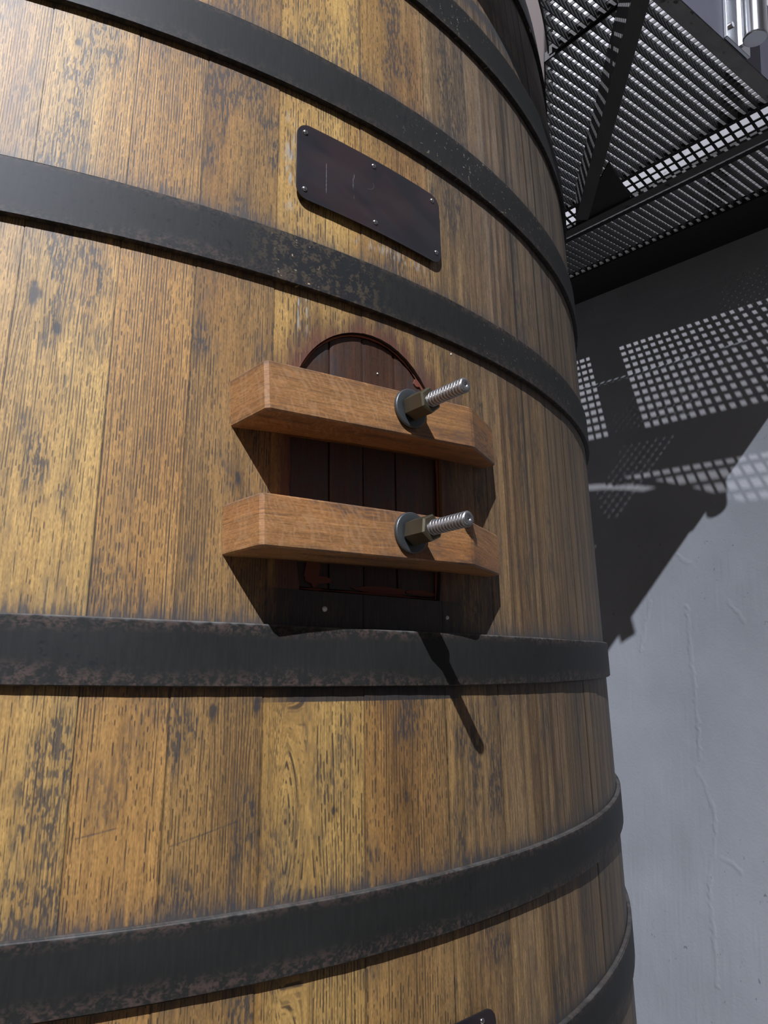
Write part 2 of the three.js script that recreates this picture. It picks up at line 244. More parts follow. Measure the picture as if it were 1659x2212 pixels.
const faceTex = texture(256, 256, (u, v, o) => { const m = 0.15 + 0.02 * (fbm(u * 12, v * 12) - 0.5); o[0] = m; o[1] = m * 0.98; o[2] = m * 1.2; });
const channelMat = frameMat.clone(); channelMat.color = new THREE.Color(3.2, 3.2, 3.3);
const grateMats = [0.07, 0.06, 0.08].map(c => new THREE.MeshStandardMaterial({ color: new THREE.Color(c, c * 0.98, c * 0.95), roughness: 0.62, metalness: 0.25 }));
const blackMat = new THREE.MeshStandardMaterial({ color: new THREE.Color(0.018, 0.017, 0.016), roughness: 0.7 });
const stainless = new THREE.MeshStandardMaterial({ color: new THREE.Color(0.62, 0.62, 0.63), metalness: 1, roughness: 0.22 });
const zinc = new THREE.MeshStandardMaterial({ color: new THREE.Color(0.55, 0.53, 0.52), metalness: 1, roughness: 0.24 });
const darkBrass = new THREE.MeshStandardMaterial({ color: new THREE.Color(0.115, 0.095, 0.06), metalness: 0.75, roughness: 0.42 });
const rodMat = new THREE.MeshStandardMaterial({ color: new THREE.Color(0.5, 0.48, 0.47), metalness: 1, roughness: 0.36 });
const washerMat = new THREE.MeshStandardMaterial({ color: new THREE.Color(0.10, 0.105, 0.105), metalness: 0.7, roughness: 0.42 });
const sealMat = new THREE.MeshStandardMaterial({ color: new THREE.Color(0.15, 0.042, 0.022), roughness: 0.75 });

// ---------------------------------------------------------------- the room
struct('floor', metreUV(roomBox(-7, 6, -7, WALL + 0.25, -EYE - 0.2, -EYE)), floorMat);
{ const g = metreUV(roomBox(-7, 6, WALL, WALL + 0.25, -EYE, CEIL)), uv = g.attributes.uv; for (let i = 0; i < uv.count; i++) uv.setXY(i, (uv.getX(i) + 2.6) / WT, (uv.getY(i) - EYE + 1.7) / WT); struct('wall_back', g, wallMat); }
struct('wall_dimming_panel', roomBox(-3.05, -2.43, WALL - 0.06, WALL, 2.0, CEIL, new THREE.Vector3(), 0.01), new THREE.MeshStandardMaterial({ color: new THREE.Color(0.072, 0.061, 0.058), roughness: 0.9 }));  // dark panel added to dim the upper wall seen past the vat rim
struct('wall_left', metreUV(roomBox(-7.25, -7, -7, WALL + 0.25, -EYE, CEIL), 1 / WT), wallMat);
struct('wall_right', metreUV(roomBox(6, 6.25, -7, WALL + 0.25, -EYE, CEIL), 1 / WT), wallMat);
struct('wall_front', metreUV(roomBox(-7, 6, -7.25, -7, -EYE, CEIL), 1 / WT), wallMat);
struct('ceiling', roomBox(-7.25, 6.25, -7.25, WALL + 0.25, CEIL, CEIL + 0.2), paleMat);
{ const g = new THREE.CylinderGeometry(1.85, 1.9, VB + EYE, 72, 1); g.translate(AXIS.x, (VB + EYE) / 2, AXIS.z); struct('floor_plinth', g, floorMat); }

// ---------------------------------------------------------------- the vat
const vat = thing('wooden_vat', 'huge tapered oak vat of upright staves bound by black iron hoops', 'vat', VAT);
function staveGeo(a0, a1, off, rows, ha, hb) {
  const gap = 0.007, bev = 0.045, cols = [a0 + gap, a0 + gap + bev, lerp(a0, a1, 0.35), lerp(a0, a1, 0.65), a1 - gap - bev, a1 - gap], rings = [];
  for (let j = 0; j <= rows; j++) {
    const h = lerp(ha, hb, j / rows), ring = cols.map((a, i) => vl(a, h, off - (i === 0 || i === 5 ? 0.0008 : 0)));
    ring.push(vl(a1 - gap, h, -0.05), vl(a0 + gap, h, -0.05)); ring.az = cols.concat([a1, a0]); ring.h = h; rings.push(ring);
  }
  const g = loft(rings, (r, i, p) => { const k = i % 8, a = rings[r].az[k]; return [clamp((a - a0) / (a1 - a0), 0.004, 0.996), (rings[r].h - TH0) / (TH1 - TH0)]; });
  // radial normals on the outer face so that the curve reads smooth
  const p = g.attributes.position, nn = g.attributes.normal;
  for (let i = 0; i < p.count; i++) { const r = Math.hypot(p.getX(i), p.getZ(i)), h = p.getY(i) + VB; if (Math.abs(nn.getY(i)) < 0.6 && r > RV(h) + off - 0.001) nn.setXYZ(i, p.getX(i) / r * 0.9968, 0.08, p.getZ(i) / r * 0.9968); }
  return g;
}
const doorShape = (grow) => { const pts = [], hw = 0.1375 + grow, c = 0.305; pts.push([-hw + 0.018, 0.064 - grow], [hw - 0.012, 0.064 - grow], [hw, 0.2]); for (let i = 0; i <= 24; i++) { const a = Math.PI * i / 24; pts.push([hw * Math.cos(a), c + (0.148 + grow) * Math.sin(a)]); } pts.push([-hw, 0.2]); return pts; };
const DOOR_AZ = 38.1, mPerDeg = h => RV(h) * D2R;
const evaluator = new Evaluator(); evaluator.useGroups = false; evaluator.attributes = ['position', 'normal', 'uv'];
function prism(pts, o0, o1) {                      // radial prism over a door-shaped outline
  const r0 = pts.map(([x, h]) => vl(DOOR_AZ + x / mPerDeg(h), h, o0)), r1 = pts.map(([x, h]) => vl(DOOR_AZ + x / mPerDeg(h), h, o1));
  const c0 = vl(DOOR_AZ, 0.25, o0), c1 = vl(DOOR_AZ, 0.25, o1), P = [], U = [], n = pts.length;
  const tri = (a, b, c) => { for (const q of [a, b, c]) { P.push(q.x, q.y, q.z); U.push(0.5, 0.443); } };
  for (let i = 0; i < n; i++) { const j = (i + 1) % n; tri(c1, r1[i], r1[j]); tri(c0, r0[j], r0[i]); tri(r0[i], r0[j], r1[j]); tri(r0[i], r1[j], r1[i]); }
  const g = new THREE.BufferGeometry(); g.setAttribute('position', new THREE.Float32BufferAttribute(P, 3)); g.setAttribute('uv', new THREE.Float32BufferAttribute(U, 2)); g.computeVertexNormals(); return g;
}
const cutter = new Brush(prism(doorShape(0.002), -0.12, 0.12)); cutter.updateMatrixWorld();
const edges = SEAMS.slice(); { let a = SEAMS[SEAMS.length - 1]; while (a < 360 + SEAMS[0] - 5.5) { a += 3.9 + rnd() * 0.9; edges.push(a); } edges.push(360 + SEAMS[0]); }
for (let i = 0; i + 1 < edges.length; i++) {
  const a0 = edges[i], a1 = edges[i + 1], seen = i < LOOK.length, off = (rnd() - 0.5) * 0.0010;
  for (const [ha, hb] of a0 > 37 && a1 < 43 ? [[VB, 0.2], [0.2, VT]] : [[VB, VT]]) {
  let g = staveGeo(a0, a1, off, 18, ha, hb);
  if (a1 > 32.5 && a0 < 44.5) { const b = new Brush(g); b.updateMatrixWorld(); const r = evaluator.evaluate(b, cutter, SUBTRACTION); g = r.geometry; }
  mesh('stave', g, staveMats[seen ? i : (i * 5) % 13], vat); }
}
function hoopGeo(hb, ht, th = 0.0095, lap = 0) {
  const seg = 180, prof = [[0.0008, hb], [th - 0.0015, hb], [th, hb + 0.0015], [th, ht - 0.0015], [th - 0.0015, ht], [0.0008, ht]], vs = [0.0, 0.01, 0.03, 0.96, 0.985, 1.0];
  const parts = [];
  for (let k = 0; k + 1 < prof.length; k++) parts.push(gridGeo(seg, 1, (a, b) => { const az = 360 * a, q = b ? prof[k + 1] : prof[k], w = 0.0006 * Math.sin(az * 0.31 + hb * 9), p = vl(az, q[1], q[0] + (k > 0 && k < 4 ? w : 0)); return [p.x, p.y, p.z, az * D2R * 1.6 / 3.2 + hb, b ? vs[k + 1] : vs[k]]; }));
  return mergeGeometries(parts);
}
HOOPS.forEach(([b, t], i) => mesh('hoop', hoopGeo(b, t), hoopMats[[0, 0, 0, 1, 3, 2, 2, 2][i]], vat));
// recessed manhole door of upright boards
const door = new THREE.Group(); door.name = 'manhole_door'; door.userData.label = 'small round-topped door of dark red boards set in the vat'; vat.add(door);
{
  const inside = (x) => { const hw = 0.1345, c = 0.305, ax = Math.abs(x); return c + 0.145 * Math.sqrt(Math.max(0, 1 - (ax / hw) * (ax / hw))); };
  const cuts = [-0.1345, -0.071, -0.012, 0.05, 0.1345];
  for (let b = 0; b < 4; b++) {
    const x0 = cuts[b] + 0.0008, x1 = cuts[b + 1] - 0.0008, off = -0.009 + (b % 2 ? 0.0008 : 0);
    const surf = (o) => gridGeo(14, 16, (s, t) => { const x = lerp(x0, x1, s), top = Math.max(0.31, inside(x)), h = lerp(0.067, top, t), e = Math.min(s, 1 - s) < 0.01 ? -0.0012 : 0, p = vl(DOOR_AZ + x / mPerDeg(h), h, o + e); return [p.x, p.y, p.z, (x + 0.14) / 0.28 + b * 0.23, (h - 0.06) / 0.42]; });
    const front = surf(off), P = [], U = [];
    const edge = []; for (let i = 0; i <= 14; i++) edge.push([lerp(x0, x1, i / 14), 0.067]); for (let i = 14; i >= 0; i--) { const x = lerp(x0, x1, i / 14); edge.push([x, Math.max(0.31, inside(x))]); }
    for (let i = 0; i < edge.length; i++) { const A = edge[i], B = edge[(i + 1) % edge.length], q = (e, o) => vl(DOOR_AZ + e[0] / mPerDeg(e[1]), e[1], o); const a = q(A, off - 0.03), bb = q(B, off - 0.03), c = q(B, off - 0.0005), d = q(A, off - 0.0005); for (const v of [a, bb, c, a, c, d]) { P.push(v.x, v.y, v.z); U.push(0.3, 0.3); } }
    const side = new THREE.BufferGeometry(); side.setAttribute('position', new THREE.Float32BufferAttribute(P, 3)); side.setAttribute('uv', new THREE.Float32BufferAttribute(U, 2)); side.computeVertexNormals();
    mesh('door_board', mergeGeometries([front.toNonIndexed(), side]), doorMat, door);
  }
  // rust-red sealing putty squeezed into the joint, uneven and broken
  const pts = doorShape(-0.0005), loop = []; for (let i = 0; i < pts.length; i++) { const A = pts[i], B = pts[(i + 1) % pts.length], n = Math.max(1, Math.round(Math.hypot(A[0] - B[0], A[1] - B[1]) / 0.008)); for (let k = 0; k < n; k++) loop.push([lerp(A[0], B[0], k / n), lerp(A[1], B[1], k / n)]); }
  const rings = loop.map(([x, h], i) => { const r = 0.0006 + 0.0030 * Math.pow(vn(i * 0.31, 3.3), 2.2), cx = x * (1 + 0.006 * (vn(i * 0.5, 8) - 0.5)), ring = [], nx = Math.sign(x) * Math.min(1, Math.abs(x) / 0.13), nh = h > 0.3 ? (h - 0.3) / 0.16 : h < 0.07 ? -1 : 0, l = Math.hypot(nx, nh) || 1; for (let k = 0; k < 7; k++) { const a = k / 7 * Math.PI * 2, d = Math.cos(a) * r, o = -0.0065 + Math.sin(a) * r * 0.9; const X = cx + nx / l * d, H = h + nh / l * d; ring.push(vl(DOOR_AZ + X / mPerDeg(H), H, o)); } return ring; });
  rings.push(rings[0]); mesh('seal', loft(rings, () => [0, 0], true, false), sealMat, door);
  const patchPts = [[0.098, 0.405, 0.008, 0.006], [-0.098, 0.098, 0.012, 0.03], [-0.092, 0.078, 0.02, 0.006], [0.02, 0.071, 0.05, 0.005], [0.095, 0.072, 0.03, 0.004]];
  for (const [x, h, a, b] of patchPts) {             // flat smears of putty on the boards
    const R = []; for (let k = 0; k < 14; k++) { const t = k / 14 * Math.PI * 2, q = 0.75 + 0.5 * vn(k * 1.7 + x * 90, h * 50); R.push(vl(DOOR_AZ + (x + a * q * Math.cos(t)) / mPerDeg(h), h + b * q * Math.sin(t), -0.0062)); }
    const R0 = R.map(p => { const q = p.clone(); const r = Math.hypot(q.x, q.z); q.x *= (r - 0.003) / r; q.z *= (r - 0.003) / r; return q; });
    mesh('putty_smear', loft([R0, R], () => [0, 0]), sealMat, door);
  }
}
{ const g = new THREE.CylinderGeometry(RV(1.56) - 0.052, RV(1.52) - 0.052, 0.04, 72); g.translate(0, 1.54 - VB, 0); mesh('unseen_lid', g, staveMats[8], vat); }  // unseen lid, placed to stop pendant light leaking out round the door
// white-headed nails under the door
const nailMat = new THREE.MeshStandardMaterial({ color: new THREE.Color(0.75, 0.74, 0.7), roughness: 0.4, metalness: 0.1 });
for (const [az, h, r] of [[35.11, 0.039, 0.0038], [43.22, 0.038, 0.0032], [32.1, 0.105, 0.0018], [44.5, 0.475, 0.0016], [38.7, 0.4, 0.0014]]) {
  const g = new THREE.SphereGeometry(r, 14, 8, 0, Math.PI * 2, 0, Math.PI / 2), s = new THREE.CylinderGeometry(r * 0.45, r * 0.4, 0.02, 10); s.translate(0, -0.0098, 0);
  const m = mesh('nail', mergeGeometries([g, s]), nailMat, vat); m.position.copy(vl(az, h, h > 0.066 && Math.abs(az - 38.1) < 5 ? -0.0085 : 0)); m.quaternion.setFromUnitVectors(new THREE.Vector3(0, 1, 0), new THREE.Vector3(Math.sin(az * D2R), 0.08, Math.cos(az * D2R)).normalize());
}

// ---------------------------------------------------------------- plates screwed to the vat
function platePatch(az0, az1, h0, h1, off, rad, th, tilt) {
  const hc = (h0 + h1) / 2, m = mPerDeg(hc), inset = h => { const e = Math.min(h - h0, h1 - h); if (e >= rad) return 0; const d = rad - e; return rad - Math.sqrt(Math.max(0, rad * rad - d * d)); };
  const hs = []; for (let i = 0; i <= 8; i++) hs.push(h0 + rad * (1 - Math.cos(i / 8 * Math.PI / 2))); for (let i = 1; i < 6; i++) hs.push(lerp(h0 + rad, h1 - rad, i / 6)); for (let i = 8; i >= 0; i--) hs.push(h1 - rad * (1 - Math.cos(i / 8 * Math.PI / 2)));
  const at = (s, j, o) => { const h = hs[j], d = inset(h) / m, az = lerp(az0 + d, az1 - d, s); return [vw(az, h + tilt * (0.5 - s), o), (az - az0) / (az1 - az0), (h - h0) / (h1 - h0)]; };
  const sheet = (o, flip) => { const g = gridGeo(40, hs.length - 1, (s, t) => { const q = at(s, Math.round(t * (hs.length - 1)), o); return [q[0].x, q[0].y, q[0].z, q[1], q[2]]; }); if (flip) { const I = g.index.array; for (let i = 0; i < I.length; i += 3) { const x = I[i]; I[i] = I[i + 1]; I[i + 1] = x; } g.computeVertexNormals(); } return g.toNonIndexed(); };
  const rim = []; for (let i = 0; i <= 40; i++) rim.push([i / 40, 0]); for (let j = 1; j < hs.length; j++) rim.push([1, j]); for (let i = 39; i >= 0; i--) rim.push([i / 40, hs.length - 1]); for (let j = hs.length - 2; j > 0; j--) rim.push([0, j]);
  const side = loft([rim.map(([s, j]) => at(s, j, off - th)[0]), rim.map(([s, j]) => at(s, j, off)[0])], () => [0.02, 0.02], true, false);
  return mergeGeometries([sheet(off), sheet(off - th, true), side]);
}
const plateTex = texture(1024, 512, (u, v, o) => {
  const b = fbm(u * 3.1 + 4, v * 2.2), red = ss(0.38, 0.68, b), sm = ss(0.5, 0.72, fbm(u * 2 + 8, v * 3 + u * 2));
  o[0] = 0.014 + 0.011 * red + 0.006 * sm; o[1] = 0.0115 + 0.003 * red + 0.005 * sm; o[2] = 0.014 + 0.001 * red + 0.005 * sm;
  for (const [x, y0, y1, wd] of [[0.175, 0.18, 0.62, 0.0012], [0.345, 0.42, 0.6, 0.0014], [0.352, 0.56, 0.66, 0.0012], [0.35, 0.28, 0.36, 0.001]]) { const q = ss(wd * 1.6, wd * 0.4, Math.abs(u - x)) * ss(y0, y0 + 0.05, v) * ss(y1, y1 - 0.05, v) * (0.3 + 0.7 * vn(v * 60, x * 90)); for (let i = 0; i < 3; i++) o[i] = lerp(o[i], 0.35, q * 0.7); }
  const arc = Math.abs(Math.hypot(u - 0.44, (v - 0.62) * 0.55) - 0.045), q = ss(0.0025, 0.0006, arc) * (u > 0.44 ? 1 : 0) * (v < 0.66 ? 1 : 0); for (let i = 0; i < 3; i++) o[i] = lerp(o[i], 0.09, q * 0.6);
  const ed = ss(0.03, 0.0, Math.min(u * 2, (1 - u) * 2, v, 1 - v)) * 0.3 * vn(u * 90, v * 60); for (let i = 0; i < 3; i++) o[i] = lerp(o[i], 0.05, ed);
}, true, THREE.ClampToEdgeWrapping);
const plateMat = new THREE.MeshPhysicalMaterial({ map: plateTex, roughness: 0.42, metalness: 0.1, clearcoat: 0.35, clearcoatRoughness: 0.3 });
function screwAt(parent, az, h, off, r) {
  const head = new THREE.LatheGeometry([[0, 0.0026], [r * 0.5, 0.0024], [r * 0.85, 0.0015], [r, 0.0004], [r, -0.0004], [0.001, -0.0004]].map(q => new THREE.Vector2(q[0], q[1])), 20);
  const shank = new THREE.CylinderGeometry(r * 0.45, r * 0.45, off + 0.012, 10); shank.translate(0, -(off + 0.012) / 2, 0);
  const m = mesh('screw', mergeGeometries([head, shank]), zinc, parent); m.position.copy(vw(az, h, off).sub(parent.position)); m.quaternion.setFromUnitVectors(new THREE.Vector3(0, 1, 0), new THREE.Vector3(Math.sin(az * D2R), 0.08, Math.cos(az * D2R)).normalize());
}
function plate(label, az0, az1, h0, h1, screws, tilt = 0) {
  const p = vw((az0 + az1) / 2, h0, 0.008), t = thing('metal_plate', label, 'plate', p), g = platePatch(az0, az1, h0, h1, 0.0085, 0.021, 0.0022, tilt); g.translate(-p.x, -p.y, -p.z);
  mesh('plate_sheet', g, plateMat, t); for (const [a, h] of screws) screwAt(t, a, h, 0.0088, 0.0040);
}
plate('dark brown curved metal plate with rounded corners, screwed on the vat above the small door', 33.0, 43.6, 0.630, 0.757, [[33.5, 0.7475], [33.5, 0.651], [38.15, 0.745], [38.2, 0.645], [42.95, 0.7405], [43.15, 0.645]], 0.009);
plate('black plate low on the vat, only its rounded top corner in the picture', 33.5, 45.5, -0.63, -0.499, [[34.2, -0.51], [44.4, -0.51], [34.2, -0.617], [44.4, -0.617]]);

// ---------------------------------------------------------------- clamp bars across the door
const CB = { az: 38.587, h: 0.2 };
const cu = new THREE.Vector3(0.6217, 0.08005, 0.77915), ct = new THREE.Vector3(0.78166, 0, -0.6237), cv = new THREE.Vector3(-0.04993, 0.99679, -0.06257), cp = new THREE.Vector3(-0.00476, 0.20002 + EYE, -1.099);
function clampBar(label, vt, vb, rot, tFL, tFR, tL, tR, bolt, mat, nutTurn) {
  const c = Math.cos(rot), s = Math.sin(rot), T = ct.clone().multiplyScalar(c).addScaledVector(cv, s), V = cv.clone().multiplyScalar(c).addScaledVector(ct, -s);
  const base = cp.clone().addScaledVector(V, vb), t = thing('clamp_bar', label, 'bar', base);
  const plan = [[tL, -0.018], [tL + 0.001, 0.012], [tFL - 0.0015, 0.064], [tFL + 0.003, 0.0687], [tFR - 0.004, 0.0687], [tFR + 0.004, 0.067], [tR - 0.002, 0.010], [tR, 0.006], [tR, -0.020]];
  for (let i = 9; i >= 1; i--) { const x = lerp(tL, tR, i / 10); plan.push([x, -x * x / 3.1 + 0.0012]); }
  const H = vt - vb, lev = [[0, 0.0022], [0.0022, 0], [H * 0.5, 0], [H - 0.0022, 0], [H, 0.0022]], cen = [(tL + tR) / 2, 0.03];
  const rings = lev.map(([y, ins]) => plan.map(([x, d]) => { const k = 1 - ins / 0.05, q = [lerp(cen[0], x, 1 - ins / 0.25), d > 0.02 ? d - ins : d]; const wob = 0.0006 * (vn(x * 60, y * 80 + rot * 50) - 0.5); return new THREE.Vector3().addScaledVector(T, q[0]).addScaledVector(cu, q[1] + wob).addScaledVector(V, y); }));
  const g = loft(rings, (r, i, p) => { const k = i % plan.length; let u = plan[k][0]; if (k >= 1 && k <= 7) { u = tFL; for (let m = 1; m <= k; m++) u = plan[m][0] >= plan[m - 1][0] ? plan[m][0] : u; } return [(u + 0.27 + (k < 3 ? (plan[k][1] - 0.066) * 0.8 : 0)) / 0.56, (lev[r][0] + 0.02) / 0.14]; });
  { const p = g.attributes.position, nn = g.attributes.normal, uv = g.attributes.uv, q = new THREE.Vector3(), m = new THREE.Vector3(); for (let i = 0; i < p.count; i++) { m.fromBufferAttribute(nn, i); if (Math.abs(m.dot(V)) > 0.9) { q.fromBufferAttribute(p, i); uv.setXY(i, (q.dot(T) + 0.27) / 0.56, q.dot(cu) / 0.14 + 0.3); } } }
  mesh('wood_bar', g, mat, t);
  const up = new THREE.Vector3(0, 1, 0), q = new THREE.Quaternion().setFromUnitVectors(up, cu), at = d => cp.clone().addScaledVector(ct, bolt[0]).addScaledVector(cv, bolt[1]).addScaledVector(cu, d).sub(base);
  const put = (name, geo, m, d) => { const o = mesh(name, geo, m, t); o.position.copy(at(d)); o.quaternion.copy(q); return o; };
  put('washer', new THREE.LatheGeometry([[0.0105, 0], [0.0265, 0], [0.0285, 0.001], [0.0285, 0.0048], [0.0265, 0.0062], [0.0105, 0.0062], [0.0105, 0]].map(a => new THREE.Vector2(...a)), 40), washerMat, 0.0687);
  // long hexagon nut with chamfered ends
  const hex = [[0.0165, 0], [0.0188, 0.0022], [0.0188, 0.0375], [0.0165, 0.0402]].map(([r, y]) => { const R = []; for (let k = 0; k < 6; k++) { const a = -(k + nutTurn) * Math.PI / 3; R.push(new THREE.Vector3(r * Math.cos(a), y, r * Math.sin(a))); } return R; });
  put('nut', loft(hex, () => [0, 0]), darkBrass, 0.0749);
  // screw thread cut into the rod, end face with its centre hole
  const L = 0.118, pitch = 0.0056, r0 = 0.0074, r1 = 0.0103, nz = Math.round(L / pitch * 14);
  const prof = (a, y) => { const f = (((y / pitch - a) % 1) + 1) % 1; return lerp(r0, r1, ss(0.08, 0.3, f) * ss(0.82, 0.6, f)); };
  const rod = gridGeo(40, nz + 4, (a, b) => { let j = Math.round(b * (nz + 4)), y = Math.min(L, L * j / nz), r = j > nz ? [0, 0.0072, 0.0026, 0.0022, 0.0012][j - nz] : prof(a, y) - (j > nz - 5 ? 0.0004 * (j - nz + 5) : 0); if (j > nz) y = j - nz < 3 ? L + 0.0004 : L - 0.004; const t = -a * Math.PI * 2; return [r * Math.cos(t), y, r * Math.sin(t), 0, 0]; });
  put('threaded_rod', rod, rodMat, 0.0635);
}
clampBar('upper reddish oak clamp bar across the small arched door, its bolt and washer pale bluish', 0.1448, 0.0801, 0.0514, -0.227, 0.1304, -0.2312, 0.2412, [-0.002, 0.1195], barMats[0], 0.28);
clampBar('lower reddish oak clamp bar across the small arched door, above the middle hoop', -0.0311, -0.096, 0.0241, -0.2369, 0.1131, -0.2434, 0.2335, [-0.006, -0.060], barMats[1], 0.05);

// ---------------------------------------------------------------- steel walkway round the vat
const GH = 1.66;                                   // underside of the gratings above the eye line
const AX = AXIS.dot(W), AN = AXIS.dot(N), HOLE = 1.456;
const frame = thing('walkway_frame', 'dark grey steel walkway frame of channels and a diagonal brace beside the vat', 'frame', wnh(-0.868, WALL, 1.5));
const fo = frame.position;
const N0 = 0.3;
const fm = (g) => metreUV(g, 2);
const part = (name, gs, mat = frameMat) => mesh(name, gs.length > 1 ? mergeGeometries(gs.map(fm)) : fm(gs[0]), mat, frame);
{
  const ec = part('edge_channel', [roomBox(-0.908, -0.868, N0, WALL, 1.5, 1.509, fo), roomBox(-0.908, -0.868, N0, WALL, 1.731, 1.74, fo), roomBox(-0.876, -0.868, N0, WALL, 1.509, 1.731, fo)], channelMat);
  part('edge_gap_blocker', [roomBox(-1.002, -0.876, N0, WALL, 1.690, 1.696, fo)], blackMat);  // hidden strip added to block light leaking beside the edge channel
  const face = mesh('painted_face', fm(roomBox(-0.8679, -0.8662, N0, WALL, 1.502, 1.738, fo)), new THREE.MeshStandardMaterial({ map: faceTex, roughness: 0.6 }), ec);
  part('cross_beam', [roomBox(-2.24, -0.876, 2.07, 2.108, 1.5, 1.508, fo), roomBox(-2.24, -0.876, 2.101, 2.108, 1.508, 1.53, fo)]);
  part('cross_gap_blocker', [roomBox(-3.3, -0.876, 2.285, 2.352, 1.6515, 1.6595, fo), roomBox(-3.3, -0.876, 2.287, 2.292, 1.622, 1.6515, fo)], blackMat);  // strip added above the cross beam to block light through the gap
  part('front_beam', [roomBox(-1.0, -0.876, N0, N0 + 0.06, 1.5, 1.508, fo), roomBox(-1.0, -0.876, N0, N0 + 0.008, 1.508, 1.655, fo)]);
  part('wall_ledger', [roomBox(-4.2, -0.876, 2.616, WALL, 1.648, 1.659, fo)], blackMat);
  part('cover_plate', [roomBox(-2.275, -2.13, 2.35, 2.62, 1.648, 1.657, fo)], blackMat);
  // diagonal angle iron: upright leg and bottom flange
  const dir = [-0.725, 0.689], a = [-0.842, 1.285], L = 1.09, P = (s, off, h) => wnh(a[0] + dir[0] * s + dir[1] * off, a[1] + dir[1] * s - dir[0] * off, h).sub(fo);
  const ang = [0, L].map(s => [P(s, 0, 1.5), P(s, 0.043, 1.5), P(s, 0.043, 1.506), P(s, 0.006, 1.506), P(s, 0.006, 1.63), P(s, 0, 1.63)]);
  const tri = (A, h0, h1) => { const lo = A.map(q => wnh(q[0], q[1], h0).sub(fo)), hi = A.map(q => wnh(q[0], q[1], h1).sub(fo)); return loft([lo, hi], (r, i, p) => [p.dot(W) * 2, p.dot(N) * 2]); };
  const fix = g => { g.computeVertexNormals(); return g; };
  const lo = loft(ang, (r, i, p) => [p.dot(W) * 2 + r, p.y * 2]); mesh('diagonal_brace', fix(lo), frameMat, frame);
  mesh('gusset_plate', fix(tri([[-1.36, 1.86], [-1.43, 2.07], [-1.66, 2.07]], 1.508, 1.515)), blackMat, frame);
}
// gratings: every bearing bar and every cross bar a flat bar of its own
function spansOutside(fixed, isW, r, a, b) {        // pieces of a bar on [a,b] that lie outside the round hole
  const d = isW ? fixed - AX : fixed - AN, c = isW ? AN : AX; if (Math.abs(d) >= r) return [[a, b]]; const k = Math.sqrt(r * r - d * d), out = [];
  if (c - k > a + 0.01) out.push([a, Math.min(b, c - k)]); if (c + k < b - 0.01) out.push([Math.max(a, c + k), b]); return out;
}
const unit = new THREE.BoxGeometry(1, 1, 1), barBasis = new THREE.Matrix4().makeBasis(W, new THREE.Vector3(0, 1, 0), N.clone().negate()), barQ = new THREE.Quaternion().setFromRotationMatrix(barBasis);
function flat(name, w0, w1, n0, n1, h0, h1, parent, mat) { const m = mesh(name, unit, mat, parent); m.position.copy(wnh((w0 + w1) / 2, (n0 + n1) / 2, (h0 + h1) / 2).sub(parent.position)); m.quaternion.copy(barQ); m.scale.set(w1 - w0, h1 - h0, n1 - n0); return m; }
const PW = 0.0325, PN = 0.0208, BASE_W = -1.0035;   // bar pitches; first bearing bar against the edge channel
function gratingPanel(label, n0, n1, w0, r, ends, bd = 0.0275, cd = 0.0105) {
  const g = thing('floor_grating', label, 'grating', wnh(-1.0, n0, GH));
  let i = 0; for (let w = BASE_W; w > w0; w -= PW, i++) for (const [a, b] of spansOutside(w, true, r, n0, n1)) if (b - a > 0.012) flat('bearing_bar', w - 0.0017, w + 0.0017, a, b, GH, GH + bd, g, grateMats[i % 3]);
  i = 0; for (let n = n0 + PN / 2; n < n1; n += PN, i++) for (const [a, b] of spansOutside(n, false, r, w0, BASE_W)) if (b - a > 0.012) flat('cross_bar', a, b, n - 0.0013, n + 0.0013, GH + bd - cd, GH + bd - 0.0005, g, grateMats[(i + 1) % 3]);
  for (const n of ends) for (const [a, b] of spansOutside(n, false, r, w0, BASE_W)) flat('end_bar', a, b, n - 0.0025, n + 0.0025, GH, GH + bd, g, blackMat);
  flat('end_bar', BASE_W - 0.002, BASE_W + 0.002, n0, n1, GH, GH + bd, g, blackMat);
  return g;
}
function holeBand(g, r, a0, a1, h0, h1) {            // thin edge strip bent round the hole; angles about the vat axis from N towards W
  const f = (a, rr, h) => wnh(AX + rr * Math.sin(a), AN + rr * Math.cos(a), h).sub(g.position), R = []; for (let k = 0; k <= 40; k++) { const a = lerp(a0, a1, k / 40); R.push([f(a, r, h0), f(a, r + 0.004, h0), f(a, r + 0.004, h1), f(a, r, h1)]); }
  mesh('hole_band', loft(R, () => [0, 0]), blackMat, g);
}
const gA = gratingPanel('steel grating panel nearest the viewer, cut round the vat, cut off by the top edge', N0, 1.512, -2.62, HOLE + 0.012, [N0 + 0.003, 1.509]);
holeBand(gA, HOLE + 0.008, 0.92, 1.65, GH, GH + 0.03);
const gB = gratingPanel('broad steel grating panel in the middle, crossed underneath by the diagonal brace', 1.517, 2.172, -3.4, HOLE, [1.52, 2.169]);
holeBand(gB, HOLE - 0.004, -0.7, 0.9, GH, GH + 0.03);
const gC = gratingPanel('dim steel grating panel behind the cross beam, against the plaster wall', 2.31, 2.62, -3.4, HOLE, [2.3075, 2.6175]);
